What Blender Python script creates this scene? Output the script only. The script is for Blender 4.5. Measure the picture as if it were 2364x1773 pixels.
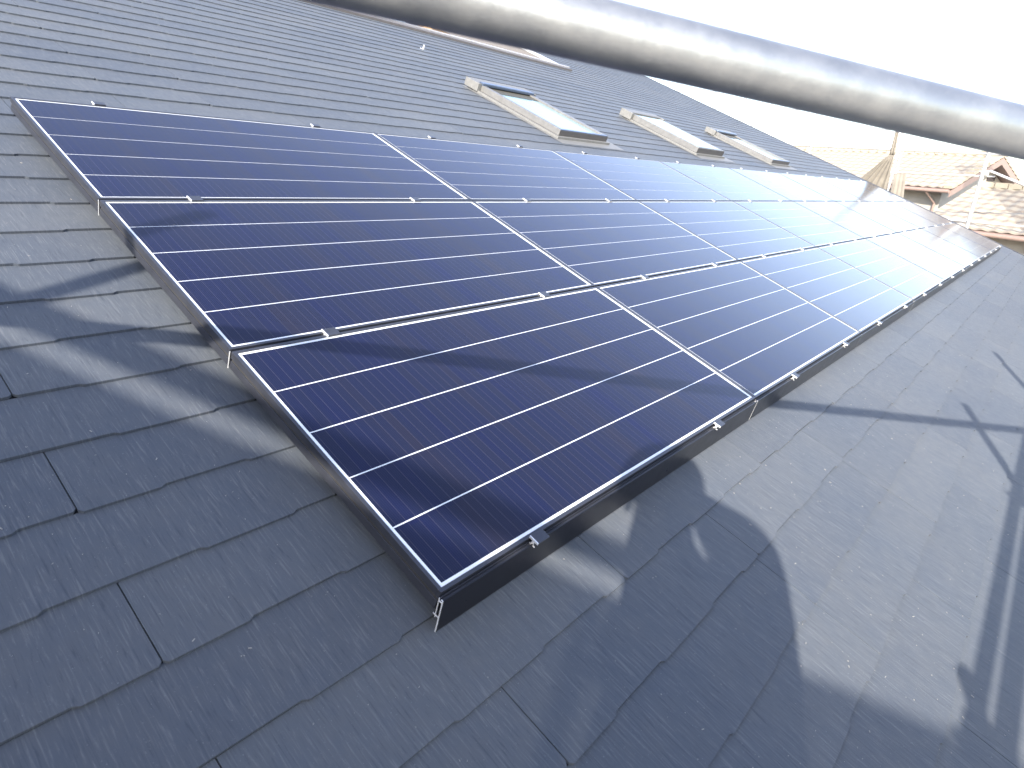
import bpy, math, random
from mathutils import Vector, Matrix

# ------------------------------------------------------------------ camera
S = bpy.context.scene
for o in list(bpy.data.objects): bpy.data.objects.remove(o)
CAM = Vector((-0.7091, -0.7127, 0.7846))
cx = Vector((0.6504, -0.7559, 0.0745)); cd = Vector((-0.2119, -0.2748, -0.9378)); cf = Vector((0.7294, 0.5942, -0.3389))
cd_ = bpy.data.cameras.new('camera'); cam = bpy.data.objects.new('camera', cd_)
S.collection.objects.link(cam)
mm = Matrix((cx, -cd, -cf)).transposed().to_4x4(); mm.translation = CAM
cam.matrix_world = mm
cd_.sensor_width = 36; cd_.sensor_fit = 'HORIZONTAL'; cd_.lens = 22.07
cd_.clip_start = 0.01; cd_.clip_end = 600
cd_.dof.use_dof = True; cd_.dof.focus_distance = 3.0; cd_.dof.aperture_fstop = 7.5
S.camera = cam
# ------------------------------------------------------------------ sky and sun
LD = Vector((0.8188, 0.3455, -0.4585)).normalized()       # the way the sunlight travels
EL = math.asin(-LD.z); AZ = math.atan2(-LD.x, -LD.y)
W = bpy.data.worlds.new('World'); S.world = W; W.use_nodes = True
nt = W.node_tree; nt.nodes.clear()
sky = nt.nodes.new('ShaderNodeTexSky'); sky.sky_type = 'NISHITA'; sky.sun_disc = False
sky.sun_elevation = EL; sky.sun_rotation = AZ; sky.air_density = 1.0; sky.dust_density = 0.9; sky.ozone_density = 1.2
bg = nt.nodes.new('ShaderNodeBackground'); bg.inputs[1].default_value = 0.115
wo = nt.nodes.new('ShaderNodeOutputWorld')
hs = nt.nodes.new('ShaderNodeHueSaturation'); hs.inputs['Saturation'].default_value = .8; hs.inputs['Hue'].default_value = .512
nt.links.new(sky.outputs[0], hs.inputs['Color']); nt.links.new(hs.outputs[0], bg.inputs[0]); nt.links.new(bg.outputs[0], wo.inputs[0])
sl = bpy.data.lights.new('sun', 'SUN'); sl.energy = 2.35; sl.angle = math.radians(0.6); sl.color = (1.0, 0.93, 0.82)
sun = bpy.data.objects.new('sun', sl); S.collection.objects.link(sun)
sun.rotation_euler = LD.to_track_quat('-Z', 'Y').to_euler()
S.view_settings.view_transform = 'Standard'; S.view_settings.look = 'None'
S.view_settings.gamma = 1.0; S.view_settings.exposure = 2.25
S.cycles.max_bounces = 6; S.cycles.use_denoising = True

# ------------------------------------------------------------------ helpers
TH = math.asin(0.347)                    # roof pitch; roof axes: u along the eave, v up the slope, n off the slope
RX = (TH, 0, 0)
MR = Matrix.Rotation(TH, 4, 'X')
rnd = random.Random(5)

def ws(p): return MR @ Vector(p)

class MB:
    def __init__(s): s.v = []; s.f = []; s.m = []
    def quad(s, pts, mi=0):
        i = len(s.v); s.v += [tuple(p) for p in pts]; s.f.append(tuple(range(i, i + len(pts)))); s.m.append(mi)
    def box(s, a, b, mi=0, T=None):
        x0, y0, z0 = a; x1, y1, z1 = b; i = len(s.v)
        P = [(x0,y0,z0),(x1,y0,z0),(x1,y1,z0),(x0,y1,z0),(x0,y0,z1),(x1,y0,z1),(x1,y1,z1),(x0,y1,z1)]
        if T is not None: P = [tuple(T @ Vector(p)) for p in P]
        s.v += P
        for f in ((0,3,2,1),(4,5,6,7),(0,1,5,4),(1,2,6,5),(2,3,7,6),(3,0,4,7)):
            s.f.append(tuple(i + k for k in f)); s.m.append(mi)
    def prism(s, poly, d, mi=0, mcap=None):
        """poly: 3-D ring, d: extrusion vector; start/end caps may take another material"""
        n = len(poly); i = len(s.v); d = Vector(d)
        s.v += [tuple(p) for p in poly] + [tuple(Vector(p) + d) for p in poly]
        mc = mi if mcap is None else mcap
        s.f.append(tuple(i + k for k in range(n))[::-1]); s.m.append(mc)
        s.f.append(tuple(i + n + k for k in range(n))); s.m.append(mc)
        for k in range(n):
            l = (k + 1) % n; s.f.append((i + k, i + l, i + n + l, i + n + k)); s.m.append(mi)
    def tube(s, p, q, r, seg=20, mi=0, inner=None, rings=1):
        p = Vector(p); q = Vector(q); d = (q - p); a = d.orthogonal().normalized(); b = d.normalized().cross(a)
        i = len(s.v)
        for j in range(rings + 1):
            c = p + d * (j / rings)
            for k in range(seg):
                t = 2 * math.pi * k / seg; s.v.append(tuple(c + (a * math.cos(t) + b * math.sin(t)) * r))
        for j in range(rings):
            for k in range(seg):
                l = (k + 1) % seg; s.f.append((i + j*seg + k, i + j*seg + l, i + (j+1)*seg + l, i + (j+1)*seg + k)); s.m.append(mi)
        s.f.append(tuple(i + k for k in range(seg))[::-1]); s.m.append(mi)
        s.f.append(tuple(i + rings*seg + k for k in range(seg))); s.m.append(mi)
    def weld(s):
        d = {}; mp = []; nv = []
        for p in s.v:
            k = tuple(round(c, 5) for c in p)
            if k not in d: d[k] = len(nv); nv.append(p)
            mp.append(d[k])
        s.v = nv; s.f = [tuple(mp[i] for i in f) for f in s.f]; return s
    def build(s, name, mats, parent=None, smooth=False, bevel=0, rot=None, loc=None):
        me = bpy.data.meshes.new(name); me.from_pydata(s.v, [], s.f)
        if not isinstance(mats, (list, tuple)): mats = [mats]
        for m in mats: me.materials.append(m)
        for p, mi in zip(me.polygons, s.m): p.material_index = mi; p.use_smooth = smooth
        me.update()
        o = bpy.data.objects.new(name, me); S.collection.objects.link(o)
        if parent: o.parent = parent
        if rot: o.rotation_euler = rot
        if loc: o.location = loc
        if bevel:
            b = o.modifiers.new('bevel', 'BEVEL'); b.width = bevel; b.segments = 2; b.limit_method = 'ANGLE'
        if smooth: me.set_sharp_from_angle(angle=math.radians(40))
        return o

def tag(o, label=None, cat=None, group=None, kind=None):
    if label: o['label'] = label
    if cat: o['category'] = cat
    if group: o['group'] = group
    if kind: o['kind'] = kind
    return o
def empty(name, loc=(0,0,0), rot=(0,0,0)):
    o = bpy.data.objects.new(name, None); S.collection.objects.link(o); o.location = loc; o.rotation_euler = rot
    o.empty_display_size = .1; return o
def copy_tree(o, parent=None):
    c = o.copy(); S.collection.objects.link(c); c.parent = parent
    for ch in [x for x in bpy.data.objects if x.parent == o]: copy_tree(ch, c)
    return c

# ------------------------------------------------------------------ materials
class Mat:
    def __init__(s, name, col=(.5,.5,.5), rough=.5, metal=0., spec=.5):
        s.m = bpy.data.materials.new(name); s.m.use_nodes = True; s.t = s.m.node_tree
        s.b = s.t.nodes['Principled BSDF']
        s.set('Base Color', (*col, 1)); s.set('Roughness', rough); s.set('Metallic', metal); s.set('Specular IOR Level', spec)
    def set(s, k, v): s.b.inputs[k].default_value = v
    def n(s, typ, **kw):
        x = s.t.nodes.new(typ)
        for k, v in kw.items():
            if k.startswith('i_'): x.inputs[int(k[2:])].default_value = v
            else: setattr(x, k, v)
        return x
    def l(s, a, b): s.t.links.new(a, b)
    def coords(s, scale=(1,1,1), kind='Object'):
        tc = s.n('ShaderNodeTexCoord'); mp = s.n('ShaderNodeMapping'); mp.inputs['Scale'].default_value = scale
        s.l(tc.outputs[kind], mp.inputs[0]); return mp.outputs[0]
    def noise(s, scale, detail=4, rough=.6, vec=None, dist=0):
        x = s.n('ShaderNodeTexNoise'); x.inputs['Scale'].default_value = scale; x.inputs['Detail'].default_value = detail
        x.inputs['Roughness'].default_value = rough; x.inputs['Distortion'].default_value = dist
        if vec is not None: s.l(vec, x.inputs['Vector'])
        return x.outputs['Fac']
    def ramp(s, fac, stops):
        r = s.n('ShaderNodeValToRGB'); e = r.color_ramp.elements
        while len(e) < len(stops): e.new(.5)
        for k, (p, c) in zip(e, stops): k.position = p; k.color = (*c, 1) if len(c) == 3 else c
        s.l(fac, r.inputs[0]); return r.outputs[0]
    def mix(s, f, a, b, mode='MIX'):
        x = s.n('ShaderNodeMix', data_type='RGBA', blend_type=mode)
        for k, v in ((0, f), (6, a), (7, b)):
            if isinstance(v, (int, float)): x.inputs[k].default_value = v
            elif isinstance(v, tuple): x.inputs[k].default_value = (*v, 1)
            else: s.l(v, x.inputs[k])
        return x.outputs[2]
    def math(s, op, a, b=0., c=0.):
        x = s.n('ShaderNodeMath', operation=op)
        for k, v in enumerate((a, b, c)):
            if isinstance(v, (int, float)): x.inputs[k].default_value = v
            else: s.l(v, x.inputs[k])
        return x.outputs[0]
    def bump(s, h, strength=.3, dist=.01, normal=None):
        x = s.n('ShaderNodeBump'); x.inputs['Strength'].default_value = strength; x.inputs['Distance'].default_value = dist
        s.l(h, x.inputs['Height'])
        if normal is not None: s.l(normal, x.inputs['Normal'])
        return x.outputs[0]
    def into(s, sock, k): s.l(sock, s.b.inputs[k])

def slate_mat():
    k = Mat('slate', rough=.5, spec=.12); k.set('Diffuse Roughness', .25)
    vec = k.coords((1,1,1))
    at = k.n('ShaderNodeAttribute', attribute_name='tone')
    tone = at.outputs['Fac']
    big = k.noise(2.2, 4, .6, vec)
    med = k.noise(22, 4, .65, vec)
    grain_v = k.coords((240, 13, 1)); grain = k.noise(1, 5, .66, grain_v, .7)
    fine_v = k.coords((900, 60, 1)); fine = k.noise(1, 3, .6, fine_v)
    sp = k.noise(260, 2, .7, vec)
    base = k.ramp(big, [(.3, (.082,.092,.108)), (.7, (.102,.107,.114))])
    base = k.mix(k.math('MULTIPLY', med, .5), base, (.066,.084,.116))
    tn = k.ramp(tone, [(0, (.92,.93,.95)), (1, (1.07,1.06,1.04))])
    base = k.mix(1., base, tn, 'MULTIPLY')
    streak = k.ramp(grain, [(.54, (0,0,0)), (.66, (1,1,1))])
    base = k.mix(k.math('MULTIPLY', streak, .48), base, (.165,.172,.18))
    dark = k.ramp(grain, [(.32, (1,1,1)), (.44, (0,0,0))])
    base = k.mix(k.math('MULTIPLY', dark, .5), base, (.040,.047,.062))
    chalk = k.math('MULTIPLY', k.ramp(sp, [(.68, (0,0,0)), (.76, (1,1,1))]), .5)
    base = k.mix(chalk, base, (.27,.28,.29))
    k.into(base, 'Base Color')
    rr = k.math('ADD', k.math('MULTIPLY', med, .2), .42); k.into(rr, 'Roughness')
    h = k.math('ADD', k.math('MULTIPLY', grain, 1.), k.math('MULTIPLY', fine, .25))
    k.into(k.bump(h, .75, .0010), 'Normal')
    return k.m

def cell_mat():
    k = Mat('solar_cells', rough=.2, spec=.5)
    tc = k.n('ShaderNodeTexCoord'); sx = k.n('ShaderNodeSeparateXYZ'); k.l(tc.outputs['Object'], sx.inputs[0])
    u, v = sx.outputs[0], sx.outputs[1]
    oi = k.n('ShaderNodeObjectInfo')
    # each narrow shingled cell has a tint of its own
    idx = k.math('FLOOR', k.math('DIVIDE', u, .0262))
    cmb = k.n('ShaderNodeCombineXYZ'); k.l(idx, cmb.inputs[0]); k.l(oi.outputs['Random'], cmb.inputs[1]); k.l(k.math('FLOOR', k.math('DIVIDE', v, .16)), cmb.inputs[2])
    wn = k.n('ShaderNodeTexWhiteNoise', noise_dimensions='3D'); k.l(cmb.outputs[0], wn.inputs['Vector'])
    slow = k.noise(1, 2, .5, k.coords((7, .8, 1)))
    f = k.math('ADD', k.math('MULTIPLY', wn.outputs['Value'], .13), k.math('MULTIPLY', slow, .87))
    base = k.ramp(f, [(.3, (.006,.009,.041)), (.5, (.009,.012,.034)), (.74, (.015,.0145,.027))])
    fr = k.math('FRACT', k.math('DIVIDE', u, .0262)); line = k.math('LESS_THAN', fr, .05)
    fr2 = k.math('FRACT', k.math('DIVIDE', u, .0052)); line2 = k.math('LESS_THAN', fr2, .22)
    fr3 = k.math('FRACT', k.math('DIVIDE', v, .0045)); line3 = k.math('LESS_THAN', fr3, .2)
    base = k.mix(k.math('MULTIPLY', line2, .12), base, (.05,.05,.09))
    base = k.mix(k.math('MULTIPLY', line3, .05), base, (.04,.04,.09))
    base = k.mix(k.math('MULTIPLY', line, .24), base, (.12,.11,.13))
    k.into(base, 'Base Color')
    dust = k.noise(3, 5, .7, k.coords((1.5,1,1)))
    k.into(k.math('ADD', k.math('MULTIPLY', dust, .08), .09), 'Roughness')
    k.set('Specular IOR Level', .26)
    return k.m

def metal_blotch(name, a, b, rough=.35, metal=.9, scale=12):
    k = Mat(name, a, rough, metal)
    nz = k.noise(scale, 5, .7, k.coords((1,1,1))); nf = k.noise(scale*5, 3, .7, k.coords((1,1,1)))
    col = k.ramp(nz, [(.35, a), (.65, b)]); sp = k.ramp(nf, [(.62, (0,0,0)), (.7, (1,1,1))])
    k.into(k.mix(k.math('MULTIPLY', sp, .35), col, (.6,.6,.57)), 'Base Color')
    k.into(k.math('ADD', k.math('MULTIPLY', nz, .25), rough - .1), 'Roughness')
    k.into(k.bump(k.math('ADD', nf, nz), .25, .0015), 'Normal')
    return k.m

def rough_wall(name, a, b, scale=3, rough=.85, bumpd=.004):
    k = Mat(name, a, rough)
    nz = k.noise(scale, 6, .65, k.coords((1,1,1)))
    k.into(k.ramp(nz, [(.3, a), (.7, b)]), 'Base Color'); k.into(k.bump(k.noise(scale*25, 3, .6, k.coords((1,1,1))), .4, bumpd), 'Normal')
    return k.m

SLATE = slate_mat(); CELL = cell_mat()
_w = Mat('backsheet_white', (.80,.82,.84), .25); _w.set('Coat Weight', 1); _w.set('Coat Roughness', .04)
_w.into(_w.ramp(_w.noise(30, 3, .6, _w.coords()), [(.3,(.76,.78,.80)),(.7,(.84,.85,.86))]), 'Base Color'); WHITE = _w.m
def plain(name, col, rough, metal=0., var=.12, scale=25, bump=0):
    k = Mat(name, col, rough, metal); nz = k.noise(scale, 4, .6, k.coords())
    k.into(k.ramp(nz, [(.3, tuple(c*(1-var) for c in col)), (.7, tuple(min(1,c*(1+var)) for c in col))]), 'Base Color')
    k.into(k.math('ADD', k.math('MULTIPLY', nz, .15), rough-.07), 'Roughness')
    if bump: k.into(k.bump(nz, .3, bump), 'Normal')
    return k.m
FRAME = plain('black_anodised', (.050,.053,.066), .33, .35)
COVER = plain('black_cover', (.010,.010,.014), .30, .2)
LITGROOVE = plain('lit_frame_groove', (.085,.082,.078), .4, .5)  # light caught in the recess, put into a paler colour
ALU = plain('raw_aluminium', (.80,.80,.80), .35, .35)
GALV = metal_blotch('galvanised_steel', (.41,.41,.40), (.53,.52,.49), .40, .9, 18)
GALV2 = metal_blotch('galvanised_far', (.5,.5,.5), (.62,.61,.58), .45, .6, 6)
BEIGE = plain('beige_flashing', (.175,.172,.165), .5, .1)
SASH = plain('sash_metal', (.175,.172,.168), .4, .2)
DARKSASH = plain('sash_front', (.085,.08,.078), .4, .2)
BLUESASH = plain('hood_bar', (.10,.13,.19), .3, .5)
_g = Mat('window_glass', (.3,.4,.42), .08, 0., .3)
_g.into(_g.ramp(_g.noise(1.5, 2, .5, _g.coords()), [(.3,(.20,.30,.32)),(.7,(.25,.34,.36))]), 'Base Color'); GLASS = _g.m
HOODREFL = plain('hood_reflection', (.075,.07,.055), .6)
UNDER = plain('roof_felt', (.02,.02,.022), .9)
WALLW = rough_wall('cream_render', (.38,.35,.30), (.44,.41,.36))
WALLO = rough_wall('ochre_render', (.55,.36,.18), (.62,.42,.24))
BARGE = plain('dark_barge', (.13,.12,.12), .5)
TRIM = plain('pale_trim', (.52,.52,.54), .4, .3)
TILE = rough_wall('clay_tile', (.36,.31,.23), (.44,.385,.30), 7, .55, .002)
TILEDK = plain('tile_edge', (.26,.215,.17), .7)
PINKW = plain('painted_barge', (.28,.20,.17), .5)
DARK = plain('vent_dark', (.05,.04,.04), .7)
NET = rough_wall('scaffold_net', (.13,.115,.095), (.19,.17,.14), 5, .8, .003)
def mesh_cloth(name, a, b, open_):
    m = rough_wall(name, a, b, 5, .8, .003); t = m.node_tree; out = t.nodes['Material Output']
    tr = t.nodes.new('ShaderNodeBsdfTransparent'); mx = t.nodes.new('ShaderNodeMixShader'); mx.inputs[0].default_value = open_
    t.links.new(t.nodes['Principled BSDF'].outputs[0], mx.inputs[1]); t.links.new(tr.outputs[0], mx.inputs[2]); t.links.new(mx.outputs[0], out.inputs[0]); return m
NETM = mesh_cloth('open_mesh_sheet', (.13,.12,.11), (.17,.16,.14), .30)
NETW = rough_wall('pale_net', (.17,.15,.125), (.22,.20,.17), 5, .8, .003)
DECKM = metal_blotch('deck_steel', (.35,.35,.34), (.45,.44,.42), .5, .6, 9)
GROUND = rough_wall('street_ground', (.28,.27,.25), (.36,.34,.31), .4)

# ------------------------------------------------------------------ ground
g = MB(); g.box((-120,-150,-6.8), (200,150,-6.5))
tag(g.build('ground', GROUND), kind='structure')

# ------------------------------------------------------------------ the house under the panels
H = -.1                                    # the slates' plane, below the glass plane n = 0
EX = .182; V0 = -.011
U0, U1 = -.74, 14.42; UE = 8.74            # left and right verge; where the upper roof begins
K0, K1, K2 = -7, 37, 57                    # courses: eave, lower ridge, upper ridge
VE = V0 + EX*K0; VR = V0 + EX*K1; VT = V0 + EX*K2
house = empty('house'); tag(house, 'house whose long dark grey slate roof carries the rows of blue solar panels', 'house')

def build_roof():
    m = MB(); tones = []
    def slate(ua, ub, vb, steps, tone):
        """one slate: lower edge with shallow steps, chamfered lower corners"""
        e = .0062; w = .010; top = vb + EX + .006
        pts = []
        lv = lambda i: 0 if i % 2 == 0 else e
        st = [x for x in steps if ua + .03 < x < ub - .03]
        j = .0006*rnd.uniform(-1,1)
        i0 = rnd.choice((0,0,1))
        pts.append((ua + .0012, vb + lv(i0) + .007)); pts.append((ua + .008, vb + lv(i0) + j))
        for q, x in enumerate(st):
            pts.append((x - w/2, vb + lv(i0+q) + j)); pts.append((x + w/2, vb + lv(i0+q+1) + j))
        pts.append((ub - .008, vb + lv(i0+len(st)) + j)); pts.append((ub - .0012, vb + lv(i0+len(st)) + .007))
        n0 = H + .0076 + rnd.uniform(0, .0008); n1 = H + .0006
        def nn(v): return n0 + (n1 - n0)*(v - vb)/(EX + .006)
        ring = [(x, v, nn(v)) for x, v in pts] + [(ub - .0012, top, n1), (ua + .0012, top, n1)]
        i = len(m.v); n = len(ring)
        m.v += ring; m.v += [(x, v, z - .0070) for x, v, z in ring]
        m.f.append(tuple(range(i, i+n))); m.m.append(0); tones.append(tone)
        for a in range(n):
            if a == n-2: continue
            b = (a+1) % n; m.f.append((i+a, i+n+a, i+n+b, i+b)); m.m.append(0); tones.append(tone*.8)
    for k in range(K0, K2):
        vb = V0 + EX*k
        lo = U0 if k < K1 else UE
        par = -.43 if k % 2 else .025
        if k == -3: par = .012
        a = par - .91*3
        while a < U1:
            b = a + .91
            if b > lo + .01:
                d = rnd.uniform(-.02, .02)
                steps = [a + .145 + d, a + .34 + rnd.uniform(-.02,.02), a + .605 + rnd.uniform(-.02,.02), a + .80 + rnd.uniform(-.02,.02)]
                slate(max(a, lo), min(b, U1), vb, steps, rnd.random())
            a = b
    o = m.build('roof', SLATE, house, rot=RX)
    at = o.data.attributes.new('tone', 'FLOAT', 'FACE')
    at.data.foreach_set('value', tones)
    return o
roof = build_roof()
# felt and rafters under the slates, then the walls
f = MB()
f.box((U0+.02, VE+.01, H-.12), (UE, VR-.005, H-.0045)); f.box((UE, VE+.01, H-.12), (U1-.02, VT-.005, H-.0045))
f.build('roof_deck', UNDER, house, rot=RX)
c, s = math.cos(TH), math.sin(TH)
def yz(v, n): return (v*c - n*s, v*s + n*c)
ye, ze = yz(VE+.35, H-.125); yr, zr = yz(VR, H-.125); yt, zt = yz(VT, H-.125)
w = MB()
w.prism([(-.45, ye, -6.5), (-.45, ye, ze), (-.45, yr-.15, zr-.06), (-.45, 2*yr-ye, ze), (-.45, 2*yr-ye, -6.5)], (14.4, 0, 0))
w.build('wall', WALLW, house)
w = MB(); yb = yt + .1
w.prism([(UE+.22, yr-.14, zr-.05), (UE+.22, yb, zt), (UE+.22, yb+4, zt-1.6), (UE+.22, yb+4, -4), (UE+.22, yr-.14, -4)], (5.0, 0, 0))
w.build('gable_wall', WALLO, house)
# back slopes, ridge caps and verge trims
b = MB(); b.quad([(U0, *yz(VR, H)), (UE, *yz(VR, H)), (UE, 2*yr-ye, ze), (U0, 2*yr-ye, ze)])
b.quad([(UE, *yz(VT, H)), (U1, *yz(VT, H)), (U1, yt+5, zt-1.9), (UE, yt+5, zt-1.9)])
bo = b.build('back_roof', UNDER, house); so = bo.modifiers.new('s', 'SOLIDIFY'); so.thickness = .08; so.offset = -1
r_ = MB(); r_.box((U0-.01, VR-.10, H+.004), (UE+.02, VR+.0, H+.035)); r_.box((U0-.01, VR, H-.05), (UE+.02, VR+.012, H+.045))
r_.build('ridge_cap', BARGE, house, rot=RX, bevel=.003)
r_ = MB(); r_.box((U0-.01, VR-.018, H+.0352), (UE+.035, VR+.014, H+.052)); r_.build('ridge_flashing', TRIM, house, rot=RX, bevel=.002)
r_ = MB(); r_.box((UE-.03, VR+.02, H-.02), (UE+.012, VT, H+.022)); r_.build('verge_trim', TRIM, house, rot=RX, bevel=.002)
r_ = MB(); r_.box((UE-.02, VR+.02, H-.36), (UE-.002, VT, H-.022)); r_.box((UE-.002, VR+.02, H-.14), (UE+.26, VT, H-.125)); r_.build('barge_board', BARGE, house, rot=RX)
r_ = MB(); r_.box((U1-.03, VE, H-.02), (U1+.012, VT, H+.014)); r_.box((U1-.012, VE, H-.22), (U1+.006, VT, H-.022)); r_.build('verge_trim', FRAME, house, rot=RX)
r_ = MB(); r_.box((U0-.012, VE, H-.16), (U0+.004, VR, H+.012)); r_.build('verge_trim', FRAME, house, rot=RX)
r_ = MB(); r_.box((UE, VT-.10, H+.004), (U1+.01, VT, H+.035)); r_.build('ridge_cap', BARGE, house, rot=RX)

# skylights in the roof
def skylight(u0, v0, wd, ht, raised, label):
    fl = MB(); zf = H + .0075
    def ring(a, b, c_, d, z0, z1, i0, i1, i2, i3, mi=0):   # flat collar with a hole
        fl.box((a, b, z0), (c_, i1, z1), mi); fl.box((a, i3, z0), (c_, d, z1), mi)
        fl.box((a, i1, z0), (i0, i3, z1), mi); fl.box((i2, i1, z0), (c_, i3, z1), mi)
    ring(u0-.075, v0-.135, u0+wd+.17, v0+ht+.14, zf, zf+.0025, u0, v0, u0+wd, v0+ht)
    fl.box((u0-.035, v0-.03, zf+.0025), (u0+wd+.035, v0+ht+.03, zf+.022))
    o = fl.build('skylight', BEIGE, house, rot=RX, bevel=.0015); tag(o, label)
    z0 = H + .030; z1 = H + .082 + raised
    t = .055
    for xa in (u0, u0+wd-t):
        sa = MB(); sa.box((xa, v0, z0), (xa+t, v0+ht, z1)); sa.build('sash_rail', SASH, o, bevel=.003)
    fr = MB(); fr.box((u0+.001, v0-.004, z0), (u0+wd-.001, v0+.05, z1-.006)); fr.build('front_rail', DARKSASH, o, bevel=.002)
    gl = MB(); zg = z1 - (.018 if raised == 0 else .002)
    gl.box((u0+t-.004, v0+.05, zg-.02), (u0+wd-t+.004, v0+ht-.02, zg)); gl.build('glass', GLASS, o)
    ht_ = MB(); ht_.box((u0-.05, v0+ht-.035, z0-.01), (u0-.004, v0+ht+.15, z1+.012)); ht_.box((u0+wd+.004, v0+ht-.035, z0-.01), (u0+wd+.05, v0+ht+.15, z1+.012))
    ht_.box((u0-.004, v0+ht+.012, z0-.01), (u0+wd+.004, v0+ht+.15, z1+.012))
    ht_.build('hood', BEIGE, o, bevel=.004)
    if raised == 0:
        bl = MB(); bl.box((u0+t, v0+ht-.17, zg+.0012), (u0+wd-t, v0+ht-.03, zg+.004)); bl.build('hood_reflection', HOODREFL, o)  # dark strip painted in for the hood's reflection in the glass
        hb = MB(); hb.box((u0-.002, v0+ht-.045, z1-.006), (u0+wd+.002, v0+ht+.012, z1+.022)); hb.build('top_bar', BLUESASH, o, bevel=.006)
    lp = MB(); lp.box((u0+.01, v0-.001, z1-.006), (u0+wd-.01, v0+.03, z1+.001)); lp.build('lower_lip', BLUESASH if raised == 0 else SASH, o)
skylight(4.09, 3.06, .78, 1.08, 0, 'nearest skylight, with a dark strip under its top bar')
skylight(6.93, 3.08, .78, 1.05, .012, 'middle skylight, its glass flush with the sash')
skylight(9.50, 3.06, .78, 1.06, 0, 'farthest skylight of the three')
# snow stop pin on the upper slates
pn = MB(); pn.box((0,0,0),(.02,.05,.003)); pn.box((0,.0,.003),(.02,.004,.05))
vp = pn.build('vent_clip', ALU, house, rot=RX, loc=ws((4.55, 5.55, H+.007)))

# ------------------------------------------------------------------ solar panels
PU, PV = 1.6335, .8273                     # pitch along u and v
WU, WV = 1.6305, .818                       # panel size
def make_panel():
    t = empty('solar_panel', (0,0,0), RX)
    fr = MB(); lip = .0092; d = -.050; top = .0016
    def side(a, b):                         # outer side with a groove toned lighter as if lit
        pass
    # top lip ring and side walls, groove band recessed
    for (x0, y0, x1, y1) in ((0,0,WU,lip),(0,WV-lip,WU,WV),(0,lip,lip,WV-lip),(WU-.007,lip,WU,WV-lip)):
        fr.box((x0,y0,-.018), (x1,y1,top))
    th = .0085; g0 = .0022
    for z0, z1, ins, mi in ((-.0182,-.0265,g0,1), (-.0265,-.050,0,0)):
        a = ins
        fr.box((a,a,z1),(WU-a,a+th,z0),mi); fr.box((a,WV-a-th,z1),(WU-a,WV-a,z0),mi)
        fr.box((a,a+th,z1),(a+th,WV-a-th,z0),mi); fr.box((WU-a-th,a+th,z1),(WU-a,WV-a-th,z0),mi)
    fr.build('frame', [FRAME, LITGROOVE], t, bevel=.0007)
    bs = MB(); bs.box((lip-.001, lip-.001, -.006), (WU-.006, WV-lip+.001, -.0012)); bs.build('backsheet', WHITE, t)
    bd = .0175; gap = .0036; sh = (WV - 2*bd - 4*gap)/5
    for i in range(5):
        y = bd + i*(sh+gap); c_ = MB(); c_.box((bd, y, -.0011), (WU-.0245, y+sh, -.0006)); c_.build('cell_strip', CELL, t)
    return t
OU, OV = -.0105, -.0105
rown = ['bottom row', 'middle row', 'top row']
ordn = ['first', 'second', 'third', 'fourth', 'fifth', 'sixth', 'seventh', 'eighth']
P0 = make_panel(); P0.location = ws((OU, OV, 0))
cells = [P0]
for r in range(3):
    for q in range(8):
        p = P0 if (r == 0 and q == 0) else copy_tree(P0)
        p.location = ws((OU + PU*q, OV + PV*r, 0))
        end = {0: 'at the near left end', 7: 'at the far right end'}.get(q, '%s from the near left end' % ordn[q])
        tag(p, 'dark blue solar panel in the %s, %s' % (rown[r], end), 'solar panel', 'solar panels on the slate roof')

# mounting rails under the panels, seen as black in the gaps
rl = MB()
for r in range(4):
    v = OV + PV*r - .004
    if r == 0: v += .03
    if r == 3: v -= .03
    rl.box((.06, v-.012, -.092), (PU*8-.03, v+.012, -.0515))
rails = rl.build('mounting_rail', FRAME, rot=RX)
tag(rails, 'black mounting rails hidden between the solar panels and the slates', 'mounting rail')

# clamps: dark cap with a bright cut end facing the sun
def make_clamp(edge):
    t = empty('panel_clamp', (0,0,0), RX)
    lo, hi = (-.011, .011) if edge == 0 else ((-.014, .015) if edge == 1 else (-.012, .010))
    cp = MB(); cp.box((.0016, lo-.002, .0022), (.042, hi+.002, .0062)); cp.box((.0016, -.003, -.05), (.040, .003, .0022)); cp.build('cap', FRAME, t, bevel=.0006)
    en = MB(); en.box((-.001, lo-.002, .0014), (.0016, hi+.002, .0068)); en.box((0, -.0035, -.018), (.0016, .0035, .0016)); en.box((0, lo+.002, -.012), (.0016, hi-.002, -.0095)); en.build('cut_end', ALU, t)
    return t
cu = [.258, 1.238]
while cu[-1] < 12.2: cu.append(cu[-1] + (.83 if len(cu) % 2 else .80))
seam = ["on the array's bottom edge", 'on the lower row seam', 'on the upper row seam', "on the array's top edge"]
bigord = ordn + ['ninth','tenth','eleventh','twelfth','thirteenth','fourteenth','fifteenth','sixteenth','seventeenth']
for r in range(4):
    src = make_clamp(0 if r == 0 else (2 if r == 3 else 1)); first = True
    for i, u in enumerate(cu):
        cl = src if first else copy_tree(src); first = False
        off = {0: -.0115, 3: -.0045+.006}.get(r, -.0046)
        cl.location = ws((u, OV + PV*r + off, .0))
        tag(cl, 'small dark clamp with silver end %s, %s from near left' % (seam[r], bigord[i]), 'clamp', 'clamps along the panel seams')

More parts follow.
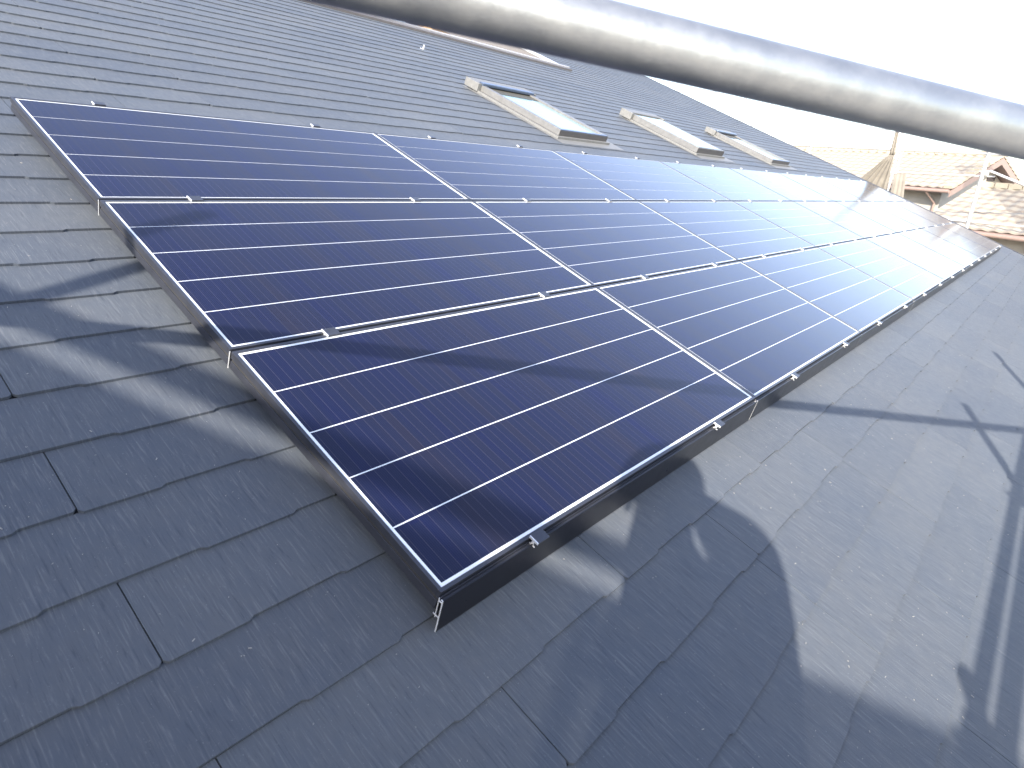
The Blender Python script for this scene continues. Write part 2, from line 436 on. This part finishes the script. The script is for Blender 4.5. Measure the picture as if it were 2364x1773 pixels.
# eave cover in panel-long pieces, hollow profile with a raw silver cut end
def make_cover(length):
    t = empty('eave_cover', (0,0,0), RX)
    T, B = (-.0245, -.006), (-.037, -.0905)          # (v, n) of the plate's top and bottom
    dv, dn = B[0]-T[0], B[1]-T[1]; Ln = math.hypot(dv, dn); ux, un = dv/Ln, dn/Ln; px, pn_ = -un, ux   # px: inward
    def P(a, b): return (T[0]+ux*a+px*b, T[1]+un*a+pn_*b)      # a down the plate, b inwards
    def bar(m, a0, b0, a1, b1, x0, x1, mi=0):
        ring = [P(a0,b0), P(a1,b0), P(a1,b1), P(a0,b1)]
        m.prism([(x0, v, n) for v, n in ring], (x1-x0, 0, 0), mi)
    pl = MB(); bar(pl, 0, 0, Ln, .0022, .0012, length); pl.build('plate', COVER, t)
    bx = MB(); bar(bx, .006, .0022, .0085, .014, .0012, length); bar(bx, .045, .0022, .0475, .017, .0012, length); bar(bx, .0, .0095, .052, .0115, .0012, length); bx.build('channel', FRAME, t)
    en = MB(); bar(en, 0, 0, Ln, .0022, 0, .0012); bar(en, .006, .0022, .0085, .0095, 0, .0012); bar(en, .045, .0022, .0475, .0095, 0, .0012)
    bar(en, .0, .0095, .052, .0115, 0, .0012); bar(en, .0, .0022, .002, .005, 0, .0012); bar(en, .045, .0115, .0475, .017, 0, .0012)
    en.build('cut_end', ALU, t); return t
c0 = make_cover(PU - .002)
for q in range(8):
    p = c0 if q == 0 else copy_tree(c0)
    p.location = ws((OU - .004 + PU*q, 0, 0 + (0.0012 if q % 2 else 0)))
    tag(p, 'black cover plate below the bottom solar row, ' + ('showing its silver profile end' if q == 0 else '%s piece from the near corner' % ordn[q]), 'cover plate', 'black eave cover plates along the bottom row')
for r in (1, 2):                              # thin bright joint plates on the left side between rows
    jp = MB(); jp.box((0, 0, -.052), (.0015, .0022, -.001)); o = jp.build('joint_plate', ALU, rot=RX, loc=ws((OU - .0025, OV + PV*r - .006, 0)))
    tag(o, 'thin bright joint strip on the array\'s left side, between %s rows' % ('bottom and middle' if r == 1 else 'middle and top'), 'joint strip', 'joint strips on the left side of the array')

# debris: grit and straw on the slates
db = MB()
for i in range(1500):
    z = rnd.random()
    if z < .6: u = rnd.uniform(.3, 5.0); v = rnd.uniform(-1.15, -.06)
    elif z < .85: u = rnd.uniform(-.7, -.02); v = rnd.uniform(-.3, 2.4)
    else: u = rnd.uniform(-.5, 1.2); v = rnd.uniform(-1.0, -.06)
    rr = rnd.choice((.0004,.0005,.0006,.0007,.0012)) * (1.3 if u > 1 else 1); a = rnd.uniform(0, 3.14)
    el = rnd.choice((1,1,1.5,3,5)); vb = (v - V0) % EX
    z0 = H + .0082 - .0068*vb/EX + .0002
    T = Matrix.Translation((u, v, z0)) @ Matrix.Rotation(a, 4, 'Z')
    db.box((-rr*el*.5, -rr*.5, 0), (rr*el*.5, rr*.5, rr*.7), 0, T)
dk = plain('grit', (.34,.32,.28), .7)
o = db.build('grit', dk, rot=RX); tag(o, 'scattered pale grit and wood slivers on the dark slates', 'grit', kind='stuff')

# ------------------------------------------------------------------ the scaffold pipe just in front of the camera
Dp = Vector((.808, -.576, .124)).normalized(); Pp = Vector((-.378, .059, .94))
t = empty('scaffold_pipe', (0,0,0), RX); tag(t, 'thick galvanised scaffold pipe crossing overhead, weathered and blotchy', 'scaffold pipe')
pp = MB(); pp.tube(Pp - Dp*3.2, Pp + Dp*3.1, .0243, 48, rings=40); pp.build('pipe', GALV, t, smooth=True)

# ------------------------------------------------------------------ scaffold along the eave (its shadow falls on the slates)
def coupler(m, p, r=.04):
    T = Matrix.Translation(p); m.box((-r, -r*.8, -r*.7), (r, r*.8, r*.7), 0, T); m.tube(Vector(p) + Vector((0, r*.6, 0)), Vector(p) + Vector((0, r*1.7, 0)), .009, 8)
sc = empty('scaffold'); tag(sc, 'galvanised scaffold standing along the eave beside the photographer', 'scaffold')
hr = ws((0, -1.338, 1.11)); tops = [(-.05, 1.72), (1.8, 1.72), (3.55, 1.72)]
yy, zz = hr.y, hr.z
LW = LD
def sun_top(u, v): # roof point -> where the pole top stands in the plane y = yy
    p = ws((u, v, H)); k = (p.y - yy)/LW.y; return p - LW*k
for (u, v) in ((1.12,-.885), (3.41,-.605), (5.10,-.62)):
    q = sun_top(u, v); m = MB(); m.tube((q.x, yy-.05, -6.5), (q.x, yy-.05, q.z), .0243, 16); m.build('pole', GALV2, sc, smooth=True)
    m = MB(); coupler(m, (q.x, yy-.02, zz)); m.build('coupler', GALV2, sc)
m = MB(); m.tube((-2.4, yy, zz), (6.5, yy, zz), .0243, 16); m.build('rail', GALV2, sc, smooth=True)
m = MB(); m.tube((-2.4, yy-.02, zz-.085), (6.5, yy-.02, zz-.085), .03, 16); m.build('rail', GALV2, sc, smooth=True)
m = MB(); m.box((-2.4, -2.2, -1.22), (6.5, -1.75, -1.17)); m.build('deck', DECKM, sc)

# scaffold on the near gable with its sheet, which shades the lower left of the roof
XS = -2.6; zs = 1.53
sh = MB()
NX = 60
for j in range(NX):
    y0 = -5 + 9.5*j/NX; y1 = -5 + 9.5*(j+1)/NX; w0 = .02*math.sin(y0*5); w1 = .02*math.sin(y1*5)
    sh.quad([(XS+w0, y0, -1.3), (XS+w1, y1, -1.3), (XS+w1*.3, y1, zs), (XS+w0*.3, y0, zs)])
o = sh.weld().build('scaffold_sheet', NETM); so = o.modifiers.new('s', 'SOLIDIFY'); so.thickness = .006
tag(o, 'grey scaffold sheet hanging behind the photographer at the near gable', 'scaffold sheet')
sc2 = empty('scaffold'); tag(sc2, 'galvanised scaffold with deck at the near gable, where the photographer stands', 'scaffold')
m = MB(); m.tube((XS, -1.87, zs+.082), (XS, 4.5, zs+.082), .035, 16); m.build('rail', GALV2, sc2, smooth=True)
for y in (-3.2, -1.4, 2.2):
    m = MB(); m.tube((XS-.05, y, -6.5), (XS-.05, y, 1.5), .0243, 16); m.build('pole', GALV2, sc2, smooth=True)
m = MB(); m.box((-1.45, -2.2, -.76), (-.86, 4.0, -.72)); m.build('deck', DECKM, sc2)
a = ws((-2.81, .75, 1.55)); b = ws((-2.05, 1.07, 1.55)); m = MB(); m.tube(a, b, .03, 16); m.build('brace', GALV2, sc2, smooth=True)

# ------------------------------------------------------------------ the photographer (behind the camera; casts the shadow)
def person():
    skin = plain('skin', (.55,.36,.27), .5); cloth = rough_wall('work_jacket', (.10,.12,.17), (.13,.15,.20), 8, .8); trousers = rough_wall('work_trousers', (.09,.09,.10), (.12,.12,.13), 8, .8); helm = plain('helmet_shell', (.75,.76,.74), .3)
    head = Vector((-.975, -.82, .93)); up = Vector((0,0,1))
    fw = (CAM - head); fw.z = 0; fw.normalize(); rt = Vector((fw.y, -fw.x, 0))
    cm = CAM - cf*.05
    nodes = []; edges = []
    def N(p, r, par=None):
        nodes.append((Vector(p), (r, r)))
        if par is not None: edges.append((par, len(nodes)-1))
        return len(nodes)-1
    pel = N((-1.16,-1.04,.02), .17); wa = N((-1.12,-1.03,.24), .20); ch = N((-1.05,-1.02,.47), .22); nb = N((-1.01,-.95,.68), .165); nk = N((-.99,-.875,.73), .075)
    h1 = N((-.985,-.835,.82), .085); h2 = N((-.978,-.82,.94), .10)
    def hand(sd): return cm + cx*(.062*sd) + Vector((0,0,-.012)) - cf*.012
    s_ = N((-1.01,-1.12,.66), .13, ch); el = N((-.93,-1.09,.80), .11, s_); wr = N(hand(1) - Vector((.08,.15,.03)), .088, el); N(hand(1), .032, wr)
    s_ = N((-1.02,-.83,.56), .085, ch); el = N((-.90,-.80,.50), .062, s_); wr = N(hand(-1) - Vector((.05,.02,.09)), .040, el); N(hand(-1), .032, wr)
    for a_, b_ in ((0,1),(1,2),(2,3),(3,4),(4,5),(5,6)): edges.append((a_, b_))
    for y in (-1.13, -.93):
        hp = N((-1.15, y, -.02), .10, pel); kn = N((-1.06, y+.01, -.34), .068, hp); an = N((-1.16, y, -.64), .045, kn); N((-1.02, y, -.685), .034, an)
    me = bpy.data.meshes.new('person'); me.from_pydata([tuple(n[0]) for n in nodes], edges, [])
    o = bpy.data.objects.new('person', me); S.collection.objects.link(o)
    for m in (cloth, skin, trousers): me.materials.append(m)
    sk = o.modifiers.new('skin', 'SKIN'); sk.use_smooth_shade = True
    for v, n in zip(me.skin_vertices[0].data if me.skin_vertices else [], nodes): v.radius = n[1]
    me.skin_vertices[0].data[0].use_root = True
    sb = o.modifiers.new('sub', 'SUBSURF'); sb.levels = 2; sb.render_levels = 2
    tag(o, 'photographer in work clothes and helmet holding a compact camera with both hands', 'person')
    # helmet
    hm = MB(); R = .135; c0 = Vector((-.977,-.815,.93))
    for i in range(10):
        for j in range(24):
            a0, a1 = math.pi/2*i/10, math.pi/2*(i+1)/10; b0, b1 = 2*math.pi*j/24, 2*math.pi*(j+1)/24
            def q(a, b): return c0 + rt*R*.92*math.cos(a)*math.cos(b) + fw*(R*1.08*math.cos(a)*math.sin(b)) + up*R*1.05*math.sin(a)
            hm.quad([q(a0,b0), q(a0,b1), q(a1,b1), q(a1,b0)])
    hm.quad([c0 + rt*-.09 + fw*.11, c0 + rt*.09 + fw*.11, c0 + rt*.06 + fw*.185 - up*.012, c0 + rt*-.06 + fw*.185 - up*.012])
    ho = hm.weld().build('helmet', helm, smooth=True); ho.parent = o; so = ho.modifiers.new('s','SOLIDIFY'); so.thickness = .004
    # face: nose, eyes, mouth, ears
    fc = MB(); b_ = c0 + fw*.085 - up*.07
    fc.prism([b_ + up*.03, b_ - up*.012 + rt*.014, b_ - up*.012 - rt*.014], fw*.026); fo = fc.build('nose', skin); fo.parent = o
    for sd in (-1,1):
        e = MB(); e.tube(b_ + rt*.032*sd + up*.03, b_ + rt*.032*sd + up*.03 + fw*.006, .011, 10); x = e.build('eye', WHITE); x.parent = o
        e = MB(); e.tube(c0 + rt*.078*sd - up*.06, c0 + rt*.096*sd - up*.06, .026, 12); x = e.build('ear', skin); x.parent = o
        # five fingers closed round the camera body
        for k in range(5):
            base = cm + cx*(.062*sd) + cd*(-.022 + .016*k) - cf*.012
            j1 = base + cf*.022 + cx*(.006*sd); j2 = j1 + cf*.014 - cx*(.012*sd); 
            if k == 0: j1 = base - cx*.022*sd - cf*.012; j2 = j1 - cx*.02*sd
            e = MB(); e.tube(base, j1, .0085, 10); e.tube(j1, j2, .0075, 10); x = e.build('finger', skin, smooth=True); x.parent = o
    return o
person()
k = MB(); T = Matrix((cx, -cd, -cf)).transposed().to_4x4(); T.translation = CAM
k.box((-.052,-.034,.016), (.052,.032,.04), 0, T)
bo = k.build('compact_camera', plain('camera_shell', (.04,.04,.045), .4), bevel=.003); tag(bo, 'small dark compact camera in the photographer\'s hands', 'camera')
k = MB(); k.tube(CAM - cf*.016, CAM - cf*.0125, .02, 20); lo_ = k.build('lens', ALU); lo_.parent = bo

# ------------------------------------------------------------------ scaffold round the far gable
XF = 15.7
fs = empty('scaffold'); tag(fs, 'pale tubular scaffold rising beyond the far end of the roof', 'scaffold')
for y, top, dy in ((6.02, 3.2, 0), (4.26, 2.6, 0), (2.44, 2.25, 0), (2.36, 1.5, 0), (.76, 2.2, .06), (-1.05, 2.2, 0)):
    m = MB(); r = .0243 if dy == 0 else .036; m.tube((XF, y-.1+dy, -6.5), (XF, y+dy, top), r, 14); m.build('pole', GALV2, fs, smooth=True)
for z, y0, y1, r in ((2.72, 12, 5.5, .014), (2.33, 12, .9, .014), (1.95, 12, 0, .014), (1.55, 12, -1.6, .026), (1.12, 2.5, .6, .018), (.25, 1.3, -2.5, .02)):
    m = MB(); m.tube((XF+.05, y0, z-.02), (XF+.05, y1, z+.02), r, 12); m.build('rail', GALV2, fs, smooth=True)
m = MB(); m.tube((XF-.05, .70, 1.24), (XF-.05, -1.6, .42), .026, 12); m.build('brace', GALV2, fs, smooth=True)
for y, z in ((6.02,2.33),(4.26,1.95),(2.44,1.55),(2.44,1.42),(2.42,1.12),(.76,1.2),(6.02,2.5),(4.26,2.05)):
    m = MB(); m.box((XF-.05,y-.05,z-.045),(XF+.06,y+.05,z+.045)); m.tube((XF-.03,y+.04,z),(XF-.03,y+.11,z+.02),.01,8); m.build('coupler', GALV2, fs)
def drape(name, top, bot, mat, label, folds=7, amp=.012, nx=28, nz=10):
    """a hanging net between an upper edge (two points) and a lower edge (two points)"""
    m = MB(); A, B = map(Vector, top); C_, D = map(Vector, bot)
    def q(i, j):
        a, b = i/nx, j/nz; p = A.lerp(B, a).lerp(C_.lerp(D, a), b)
        return p + Vector((amp*math.sin(a*folds*6.28 + b*1.2)*(.25 + b*.75), 0, 0))
    for i in range(nx):
        for j in range(nz): m.quad([q(i,j), q(i+1,j), q(i+1,j+1), q(i,j+1)])
    o = m.weld().build(name, mat, smooth=True); so = o.modifiers.new('s','SOLIDIFY'); so.thickness = .006
    tag(o, label, 'scaffold sheet', 'sheets tied to the far scaffold'); return o
drape('scaffold_sheet', ((XF-.08,2.57,1.44),(XF-.08,2.47,1.44)), ((XF-.08,3.72,.1),(XF-.08,2.42,.1)), NET, 'brown grey scaffold net fanning out left of the far pole', 5, .03)
drape('scaffold_sheet', ((XF-.06,2.57,2.2),(XF-.06,2.52,2.2)), ((XF-.06,2.57,1.44),(XF-.06,2.46,1.44)), NET, 'narrow rolled net tied up against the far pole', 2, .01)
drape('scaffold_sheet', ((XF-.07,2.36,1.08),(XF-.07,2.15,1.10)), ((XF-.07,2.30,-.8),(XF-.07,1.86,-.9)), NETW, 'pale cream scaffold sheet hanging right of the far pole', 3)

drape('scaffold_sheet', ((XF-.06,-.62,5.2),(XF-.06,-3.6,5.2)), ((XF-.06,-.62,-.6),(XF-.06,-3.6,-.6)), mesh_cloth('reflection_net', (.12,.105,.09), (.16,.145,.12), .68), 'tall see-through brown net added out of view to brown the far panel reflections', 9, .03)  # unseen net, added so the far panels reflect something brown

# ------------------------------------------------------------------ neighbouring houses
E1 = Vector((-.33, -.944, 0)).normalized(); E2 = Vector((-.944, .33, 0)).normalized(); UP = Vector((0,0,1))
def neighbour(name, R, ln, wd, slope, zg, label, vents):
    """R: right end of the ridge; ridge runs along -E1 for ln; each slope is wd wide in plan"""
    h = empty(name); tag(h, label, 'house', 'neighbouring houses')
    drop = slope*wd
    def pt(a, b, z): return R - E1*a + E2*b + UP*z        # a along the ridge from its right end, b towards the camera
    # tiled slope towards the camera: real waves and steps
    m = MB(); tw, tl = .27, .235; na = int(ln/tw)*6; ncr = int(wd*1.1/tl); nb = ncr*3
    slen = math.hypot(wd, drop)
    nrm = (E2*slope + UP).normalized()
    def q(i, j):
        a = i/6*tw; b = j/nb*wd; ph = (i % 6)/6
        wv = .013*(math.cos(2*math.pi*ph)); fr = (j % 3)/3; st = .0
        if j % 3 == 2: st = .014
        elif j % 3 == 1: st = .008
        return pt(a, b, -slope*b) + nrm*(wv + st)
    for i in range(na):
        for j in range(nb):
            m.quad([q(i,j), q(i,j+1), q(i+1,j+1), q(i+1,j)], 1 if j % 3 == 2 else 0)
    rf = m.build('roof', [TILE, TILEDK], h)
    b_ = MB()
    b_.prism([pt(0,0,-.03), pt(0,-wd,-drop-.03), pt(0,-wd,-drop-.11), pt(0,0,-.12), pt(0,wd,-drop-.11), pt(0,wd,-drop-.03)], -E1*ln); b_.build('roof_deck', PINKW, h)
    b_ = MB(); n = int(ln/.3)
    for i in range(n):
        T = Matrix.Translation(pt(i*.3+.15, 0, .05)); T = T @ Matrix(((*E1.xy,0),)*0 or ((E1.x,E2.x,0),(E1.y,E2.y,0),(0,0,1))).to_4x4()
        b_.box((-.14,-.09,-.07),(.14,.09,.045 + .012*(i%2)), 0, T)
    b_.build('ridge_tiles', TILE, h)
    b_ = MB(); n = int(slen/.235)                      # verge tiles stepping down both rakes
    for sg in (1,-1):
        for i in range(n):
            bb = (i+.5)*wd/n; p = pt(.04, sg*bb, -slope*bb + .03)
            T = Matrix.Translation(p) @ Matrix(((E1.x,E2.x*sg,0),(E1.y,E2.y*sg,0),(0,0,1))).to_4x4() @ Matrix.Rotation(-math.atan(slope)*1+.12, 4, 'X')
            b_.box((-.10,-.13,-.05),(.12,.13,.03), 0, T)
    b_.build('verge_tiles', TILE, h)
    b_ = MB()
    for sg in (1,-1):
        b_.prism([pt(-.05, 0, -.06), pt(-.05, sg*wd, -drop-.06), pt(-.05, sg*wd, -drop-.22), pt(-.05, 0, -.24)], E1*.03)
    b_.build('barge_board', PINKW, h)
    b_ = MB(); ov = .42                                # walls
    b_.prism([pt(.35,0,-.2), pt(.35,wd-ov,-slope*(wd-ov)-.12), pt(.35,wd-ov,zg-R.z), pt(.35,-wd+ov,zg-R.z), pt(.35,-wd+ov,-slope*(wd-ov)-.12)], -E1*(ln-.7)); b_.build('wall', WALLW, h)
    for a, z, w_, hh in vents:
        v = MB(); T = Matrix.Translation(pt(.34, a, z)) @ Matrix(((E1.x,E2.x,0),(E1.y,E2.y,0),(0,0,1))).to_4x4()
        v.box((0,-w_/2,-hh/2),(.03,w_/2,hh/2),0,T); v.build('vent', DARK, h)
    gt = MB(); gt.tube(pt(-.05, wd+.04, -drop-.08), pt(ln, wd+.04, -drop-.08), .05, 10); gt.build('gutter', PINKW, h, smooth=True)
    dp = MB(); x = pt(.55, wd+.02, -drop-.12); y = pt(.45, wd-ov+.05, -drop-.42); dp.tube(x, y, .035, 10); dp.tube(y, Vector((y.x,y.y,zg)), .035, 10); dp.build('downpipe', PINKW, h, smooth=True)
    return h
neighbour('neighbour_house', Vector((22.7, 1.15, 1.86)), 9.0, 2.3, .43, -6.5, 'pale tiled neighbour house with its long ridge level behind the far scaffold', [(-.55,-.62,.42,.12),(-1.25,-1.02,.5,.13)])
neighbour('neighbour_house', Vector((18.1, -2.6, .98)), 4.1, 2.1, .45, -6.5, 'lower tiled neighbour house at the right edge, nearer than the other', [])
